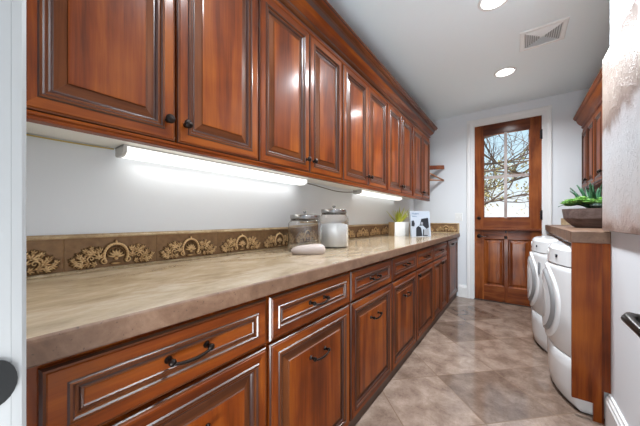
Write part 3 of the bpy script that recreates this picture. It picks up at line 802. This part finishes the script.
def blade(b,base,dirv,length,width,curl,mi=0,thick=.004,n=8,up=None):
    """tapered arching leaf with a V section"""
    d=Vector(dirv).normalized(); side=d.cross(Vector((0,0,1)))
    if side.length<.05: side=Vector((1,0,0))
    side.normalize(); V=[];F=[]
    p=Vector(base); seg=length/n
    for i in range(n+1):
        q=i/n; w=width*(1-q)**.7*(.6+.9*min(q*3,1)*.6)
        nor=side.cross(d).normalized()
        V+= [p-side*w+nor*thick*.8, p-nor*thick*(1-q), p+side*w+nor*thick*.8, p+nor*thick*.4*(1-q)]
        p=p+d*seg; d=(d+Vector((0,0,-curl/n))).normalized()
    for i in range(n):
        for k in range(4): F.append((4*i+k,4*i+(k+1)%4,4*(i+1)+(k+1)%4,4*(i+1)+k))
    b.add(V,F,mi,True)
def leafmat(name,c1,c2,rough=.4):
    m=mat(name,rough=rough); tc=N(m,'ShaderNodeTexCoord'); n=N(m,'ShaderNodeTexNoise',Scale=30.0,Detail=3); L(m,tc.outputs['Object'],n.inputs['Vector'])
    r=ramp(m,[(.35,c1),(.65,c2)],n.outputs['Fac']); L(m,r.outputs[0],bsdf(m).inputs['Base Color']); return m
YG=leafmat('yellow_green_leaf',(.36,.42,.03),(.75,.75,.12)); DG=leafmat('aloe_leaf',(.015,.07,.035),(.05,.17,.08)); SG=leafmat('succulent_leaf',(.05,.20,.03),(.22,.42,.08)); BG=leafmat('blue_succulent_leaf',(.12,.22,.20),(.30,.42,.38))
cx_,cy_,_z=PQ(W/2,D/2,0); r4=random.Random(5)
b=MB()
for k in range(34):
    a=r4.random()*2*PI; tl=.15+.75*r4.random()
    blade(b,(cx_+.03*math.cos(a)*tl,cy_+.03*math.sin(a)*tl,zz+.142),(math.cos(a)*tl,math.sin(a)*tl,1),.15+.08*r4.random(),.012,.3,thick=.003)
b.build('leaves',YG,t)

# upright book: thick board-bound cover with lettering and picture blocks
t=thing('book','upright white book with a black and white photograph cover, right of the planter','book',(-.9,3.2,ZT))
ba=Vector((-.974,3.091)); bb=Vector((-.818,3.321)); f1=(bb-ba).normalized(); f2=Vector((-f1.y,f1.x)); BW=(bb-ba).length; BH=.299
lean=.10
def BQ(u,v,z): p=ba+f1*u+f2*(v+z*lean); return (p.x,p.y,zz+z)
def bbox_(b,u0,u1,v0,v1,z0,z1,mi=0):
    v=[BQ(u,v_,z) for u in (u0,u1) for v_ in (v0,v1) for z in (z0,z1)]
    b.add(v,[(0,1,3,2),(4,6,7,5),(0,4,5,1),(2,3,7,6),(0,2,6,4),(1,5,7,3)],mi)
b=MB(); bbox_(b,0,BW,0,.003,0,BH); bbox_(b,0,BW,.022,.025,.0,BH); bbox_(b,0,.003,.003,.022,0,BH); b.build('cover',mat('book_cover',(.42,.47,.54),.25),t)
b=MB(); bbox_(b,.004,BW-.004,.0032,.0218,.003,BH-.004); b.build('pages',mat('paper',(.78,.77,.73),.8),t)
INK=mat('black_ink',(.025,.028,.035),.35); BLU=mat('blue_ink',(.05,.12,.22),.4); GRY=mat('grey_ink',(.30,.32,.35),.4)
def poly(b,pts,off=.0008,mi=0):
    V=[BQ(u*BW,-off,v*BH) for u,v in pts]+[BQ(u*BW,0,v*BH) for u,v in pts]; n=len(pts)
    b.add(V,[tuple(range(n))]+[(i,n+i,n+(i+1)%n,(i+1)%n) for i in range(n)],mi)
b=MB()
poly(b,[(.42,.42),(.55,.70),(.90,.74),(.92,.36),(.78,.30),(.60,.44)],mi=0)          # dark jacketed figures of the cover photo
poly(b,[(.22,.02),(.25,.34),(.36,.42),(.50,.36),(.54,.02)],mi=0)
poly(b,[(.02,.42),(.04,.62),(.14,.64),(.20,.52),(.16,.40)],mi=0)
poly(b,[(.56,.02),(.60,.30),(.66,.26),(.80,.06),(.84,.02)],mi=0)
poly(b,[(.48,.48),(.52,.58),(.62,.56),(.60,.46)],off=.0012,mi=1)
poly(b,[(.62,.06),(.66,.28),(.88,.30),(.90,.06)],off=.0012,mi=1)
b.build('cover_photograph',[INK,GRY],t)
def word(txt,u,v,size,m,parent):
    cu=bpy.data.curves.new('t','FONT'); cu.body=txt; cu.size=size; cu.extrude=.0004
    o=bpy.data.objects.new('t',cu); COL.objects.link(o); bpy.context.view_layer.update()
    dg=bpy.context.evaluated_depsgraph_get(); me=bpy.data.meshes.new_from_object(o.evaluated_get(dg)); bpy.data.objects.remove(o)
    off=world_loc(parent)
    for vv in me.vertices:
        x,y,z=vv.co; vv.co=Vector(BQ(u*BW+x,-.0006-z,v*BH+y))-off
    me.materials.append(m); o=bpy.data.objects.new('lettering',me); COL.objects.link(o); o.parent=parent
word('Modern',.08,.87,.030,BLU,t); word('Home',.08,.77,.026,BLU,t)

# succulent bowl on right counter
px_,py_=.505,3.0; zb=RZ1+.0005
t=thing('succulent_bowl','dark tapered bowl of aloe and green succulents on the right counter','plant',(px_,py_,zb))
BOWL=wood('grey_brown_bowl','x',[(.055,.035,.03),(.12,.085,.075),(.20,.15,.135)],rough=.5,coat=.2)
b=MB(); n=4
V=[];F=[]; nn=32
for (R_,z) in [(.115,0),(.125,.003),(.165,.040),(.190,.072),(.192,.078),(.202,.152),(.190,.152),(.188,.125)]:
    for k in range(nn):
        a=2*PI*k/nn; V.append((px_+R_*1.0*math.cos(a),py_+R_*.85*math.sin(a),zb+z))
for i in range(7):
    for k in range(nn): F.append((i*nn+k,i*nn+(k+1)%nn,(i+1)*nn+(k+1)%nn,(i+1)*nn+k))
b.add(V,F,0,False); b.f.append(list(range(nn))[::-1]); b.m.append(0); b.sm.append(False); b.build('bowl',BOWL,t)
b=MB(); b.lathe([(.0005,.138),(.185,.136),(.165,.10)],(px_,py_,zb),'z',28); b.v=[(x,py_+(y-py_)*.85,z) for x,y,z in b.v]; b.build('soil',bpy.data.materials['soil'],t)
al=MB()
ax,ay=px_-.012,py_-.03
for k in range(15):
    a=2*PI*k/15*1.9+.3; tl=.12+.62*(k%5)/4
    blade(al,(ax+.02*math.cos(a),ay+.02*math.sin(a),zb+.13),(math.cos(a)*tl,math.sin(a)*tl,1),.19+.06*r4.random(),.024,.25,thick=.010)
blade(al,(ax-.03,ay,zb+.15),(-1,-.25,.75),.21,.012,1.3,thick=.006)
blade(al,(ax-.02,ay+.05,zb+.15),(-.8,.5,1.0),.16,.013,.6,thick=.006)
al.build('aloe_leaves',DG,t)
def rosette(b,c,R,nl=14,mi=0):
    for j in range(3):
        for k in range(nl-j*3):
            a=2*PI*k/(nl-j*3)+j*.4; el=.25+.45*j
            d=Vector((math.cos(a)*math.cos(el),math.sin(a)*math.cos(el),math.sin(el))); 
            q=d.to_track_quat('X','Z').to_matrix()
            b.blob(Vector(c)+d*R*.5*(1-.15*j),R*.52*(1-.18*j),R*.2,R*.10,8,5,mi,q)
sg=MB(); bg=MB()
for k in range(12):
    a=PI*.35+2*PI*k/12*.9; R_=.125+.05*((k*7)%3)/2
    x,y=px_+R_*math.cos(a),py_+R_*.85*math.sin(a)
    rosette(sg,(x,y,zb+.175+.035*r4.random()),.052+.014*r4.random())
    rosette(sg,(x*.7+px_*.3,y*.7+py_*.3,zb+.185+.03*r4.random()),.045)
rosette(bg,(px_-.01,py_-.13,zb+.165),.05); rosette(bg,(px_+.08,py_-.12,zb+.165),.05)
for k in range(3):
    a=PI+.5*(k-1); rosette(sg,(px_+.165*math.cos(a),py_+.14*math.sin(a),zb+.180+.012*k),.050)
sg.build('green_rosettes',SG,t); bg.build('blue_rosettes',BG,t)

# ------------------------------------------------------------------ abstract canvas on the near right wall
t=thing('canvas_painting','large white and dusty pink textured abstract canvas on the near right wall','painting',(XN-.015,1.68,1.53))
cz0,cz1,cy0_,cy1_=1.07,2.02,1.20,2.128
PM=mat('abstract_paint',rough=.35)
tc=N(PM,'ShaderNodeTexCoord'); sp=N(PM,'ShaderNodeSeparateXYZ'); L(PM,tc.outputs['Object'],sp.inputs[0])
n1=N(PM,'ShaderNodeTexNoise',Scale=3.5,Detail=9,Roughness=.65,Distortion=.8); L(PM,tc.outputs['Object'],n1.inputs['Vector'])
mm_=N(PM,'ShaderNodeMath',operation='MULTIPLY_ADD'); L(PM,n1.outputs['Fac'],mm_.inputs[0]); mm_.inputs[1].default_value=.34; L(PM,sp.outputs['Z'],mm_.inputs[2])
mr=N(PM,'ShaderNodeMapRange'); mr.inputs['From Min'].default_value=-.46+.17; mr.inputs['From Max'].default_value=.49+.17; L(PM,mm_.outputs[0],mr.inputs['Value'])
rp=ramp(PM,[(0,(0.189,0.120,0.095)),(.05,(0.361,0.275,0.245)),(.14,(0.447,0.417,0.413)),(.42,(0.447,0.456,0.473)),(.54,(0.387,0.370,0.378)),(.60,(0.167,0.114,0.091)),(.68,(0.260,0.199,0.165)),(.82,(0.322,0.257,0.214)),(1,(0.204,0.146,0.121))],mr.outputs[0])  # upper stops dimmed further to offset the strong ceiling light there
L(PM,rp.outputs[0],bsdf(PM).inputs['Base Color'])
n2=N(PM,'ShaderNodeTexNoise',Scale=26.0,Detail=6,Roughness=.7,Distortion=1.5); L(PM,tc.outputs['Object'],n2.inputs['Vector'])
k2=N(PM,'ShaderNodeMapRange'); k2.inputs['From Min'].default_value=.5; k2.inputs['From Max'].default_value=.62; L(PM,n2.outputs['Fac'],k2.inputs['Value'])
bump(PM,k2.outputs[0],.5,.003)
MB().box(XN-.03,XN-.001,cy0_,cy1_,cz0,cz1,bv=.002).build('canvas',PM,t)

# ------------------------------------------------------------------ outside
GRD=mat('patio_concrete',(.62,.60,.56),.8)
b=MB(); b.box(-12,12,YF+.14,30,-.15,-.05); struct(b.build('ground',GRD))
BARK=mat('bark',(.10,.065,.045),.9); LEAF=leafmat('tree_leaf',(.12,.13,.05),(.38,.29,.10),.6)
tr=thing('tree','bare branching tree with sparse olive foliage outside the glazed door','tree',(-2.6,9.2,-.05))
rb=random.Random(21); bmk=MB(); lf=MB(); tips=[]
def branch(p,d,L_,r,dep):
    pts=[p];q=Vector(p);dd=Vector(d).normalized();n=5
    for i in range(n):
        dd=(dd+Vector((rb.uniform(-.28,.28),rb.uniform(-.2,.2),rb.uniform(-.16,.2)))).normalized(); q=q+dd*L_/n; pts.append(q.copy())
    bmk.tube(pts,[r*(1-.45*i/n) for i in range(n+1)],5,cap=False)
    if dep>=3:
        for k in range(2): tips.append(pts[rb.randint(2,n)])
    if dep<6:
        for k in range(3 if dep<4 else 2):
            base=pts[rb.randint(2,n)]; nd=(dd+Vector((rb.uniform(-1,1),rb.uniform(-.6,.6),rb.uniform(-.5,.7)))).normalized()
            branch(base,nd,L_*rb.uniform(.6,.8),r*.55,dep+1)
branch(Vector((-2.9,9.4,-.05)),(.1,-.02,1),1.7,.085,0)
branch(Vector((-1.3,8.6,-.05)),(-.15,.05,1),1.7,.07,1)
branch(Vector((-1.9,9.6,-.05)),(.15,.0,1),1.9,.07,1)
for (x,y,z,dx,dz) in [(-1.7,9.0,1.75,1,.08),(-1.8,8.8,2.7,1,-.12),(1.1,9.3,3.0,-1,-.35),(-1.6,9.4,1.45,1,.12),(-1.7,8.2,2.2,1,.25),(1.0,8.6,2.0,-1,.3),(-1.5,8.9,3.2,1,.15)]: branch(Vector((x,y,z)),(dx,0,dz),2.0,.034,2)
for (x,y,dx) in [(-2.1,7.9,.1),(-3.6,9.0,.25),(-1.5,10.2,-.1),(-2.6,8.4,.2),(-1.9,7.6,-.1)]: branch(Vector((x,y,-.05)),(dx,0,1),1.5,.06,1)
bmk.build('branches',BARK,tr)
for p in tips:
    if p.z<2.9 and rb.random()<.5:
        for k in range(7):
            c=p+Vector((rb.uniform(-.22,.22),rb.uniform(-.2,.2),rb.uniform(-.16,.16))); s1=.03+.03*rb.random()
            a=Vector((rb.uniform(-1,1),rb.uniform(-1,1),rb.uniform(-1,1))).normalized(); e=a.cross(Vector((0,0,1))).normalized()*s1*.5
            lf.add([c-a*s1,c+e,c+a*s1,c-e],[(0,1,2,3)],0)
fo=lf.build('foliage',LEAF,tr); fo['kind']='stuff'

# ------------------------------------------------------------------ world and lights
w=bpy.data.worlds.new('World'); SC.world=w; w.use_nodes=True; nt=w.node_tree
bgn=nt.nodes['Background']; tc=nt.nodes.new('ShaderNodeTexCoord'); sp=nt.nodes.new('ShaderNodeSeparateXYZ'); nt.links.new(tc.outputs['Generated'],sp.inputs[0])
ns=nt.nodes.new('ShaderNodeTexNoise'); ns.inputs['Scale'].default_value=3; ns.inputs['Detail'].default_value=5; nt.links.new(tc.outputs['Generated'],ns.inputs['Vector'])
ma=nt.nodes.new('ShaderNodeMath'); ma.operation='MULTIPLY_ADD'; nt.links.new(ns.outputs['Fac'],ma.inputs[0]); ma.inputs[1].default_value=.12; nt.links.new(sp.outputs['Z'],ma.inputs[2])
rp=nt.nodes.new('ShaderNodeValToRGB'); nt.links.new(ma.outputs[0],rp.inputs[0])
e=rp.color_ramp.elements; e[0].position=0; e[0].color=(.90,.92,.93,1); e[1].position=1; e[1].color=(.34,.52,.74,1)
for p,c in [(.08,(.92,.94,.96,1)),(.20,(.60,.80,.92,1)),(.40,(.46,.68,.84,1))]:
    q=e.new(p); q.color=c
nt.links.new(rp.outputs[0],bgn.inputs['Color']); bgn.inputs['Strength'].default_value=.6

def area(name,loc,rot,sx_,sy_,en,c=(1,1,1),spread=PI):
    l=bpy.data.lights.new(name,'AREA'); l.shape='RECTANGLE'; l.size=sx_; l.size_y=sy_; l.energy=en; l.color=c; l.spread=spread
    o=bpy.data.objects.new(name,l); COL.objects.link(o); o.location=loc; o.rotation_euler=rot; return o
E_CANFILL,E_CAN2,E_CAN3,E_HALLA,E_HALLB,E_TUBE1,E_TUBE2,E_SUN,E_HC,E_UL=10,26,12,0,23,.36,.03,6,0,0
def can(x,y,e):
    l=bpy.data.lights.new('can_light','AREA'); l.shape='DISK'; l.size=.15; l.energy=e; l.color=(.90,.95,1); l.spread=math.radians(150)
    o=bpy.data.objects.new('can_light',l); COL.objects.link(o); o.location=(x,y,ZC-.012)
if E_CANFILL: can(-.14,.80,E_CANFILL)  # unseen can, added to brighten the near cabinets
if E_CAN2: can(-.127,2.2,E_CAN2)
if E_CAN3: can(-.098,3.345,E_CAN3)
if E_TUBE1: area('tube_light',(-1.28,.94,1.378),(0,0,0),.05,1.02,E_TUBE1,(1,.98,.95))
if E_TUBE2: area('tube_light',(-1.28,2.93,1.378),(0,0,0),.05,1.04,E_TUBE2,(1,.98,.95))
# unseen uplights added in the hall to brighten the room's ceiling
if E_HALLA: area('hall_fill',(-.3,-1.45,.6),(math.radians(90+45),0,0),.9,.8,E_HALLA,(.90,.955,1))
if E_HALLB: area('hall_fill',(-.1,-.45,.35),(math.radians(180-25),0,0),.7,.5,E_HALLB,(.90,.955,1))
if E_HC: area('hall_fill',(-.72,-.75,.35),(math.radians(180-50),0,math.radians(-20)),.3,.5,E_HC,(.90,.955,1))
if E_UL: area('cove_light',(-1.10,1.85,2.345),(PI,0,0),.2,3.4,E_UL,(.93,.965,1))
if E_SUN:
    sun=bpy.data.lights.new('sun','SUN'); sun.energy=E_SUN; sun.angle=.05; so=bpy.data.objects.new('sun',sun); COL.objects.link(so); so.rotation_euler=(math.radians(28),0,math.radians(-60)); so.location=(3,6,5)

# ------------------------------------------------------------------ camera
cam=bpy.data.cameras.new('camera'); co=bpy.data.objects.new('camera',cam); COL.objects.link(co)
co.location=(0,0,1.132); co.rotation_euler=(PI/2,0,math.radians(36.6))
cam.sensor_width=36; cam.lens=265/640*36; cam.shift_y=6.2/640; cam.clip_start=.01; cam.clip_end=100
SC.camera=co
SC.view_settings.view_transform='Standard'; SC.view_settings.look='None'; SC.view_settings.gamma=1; SC.view_settings.use_curve_mapping=False
SC.view_settings.exposure=0.95
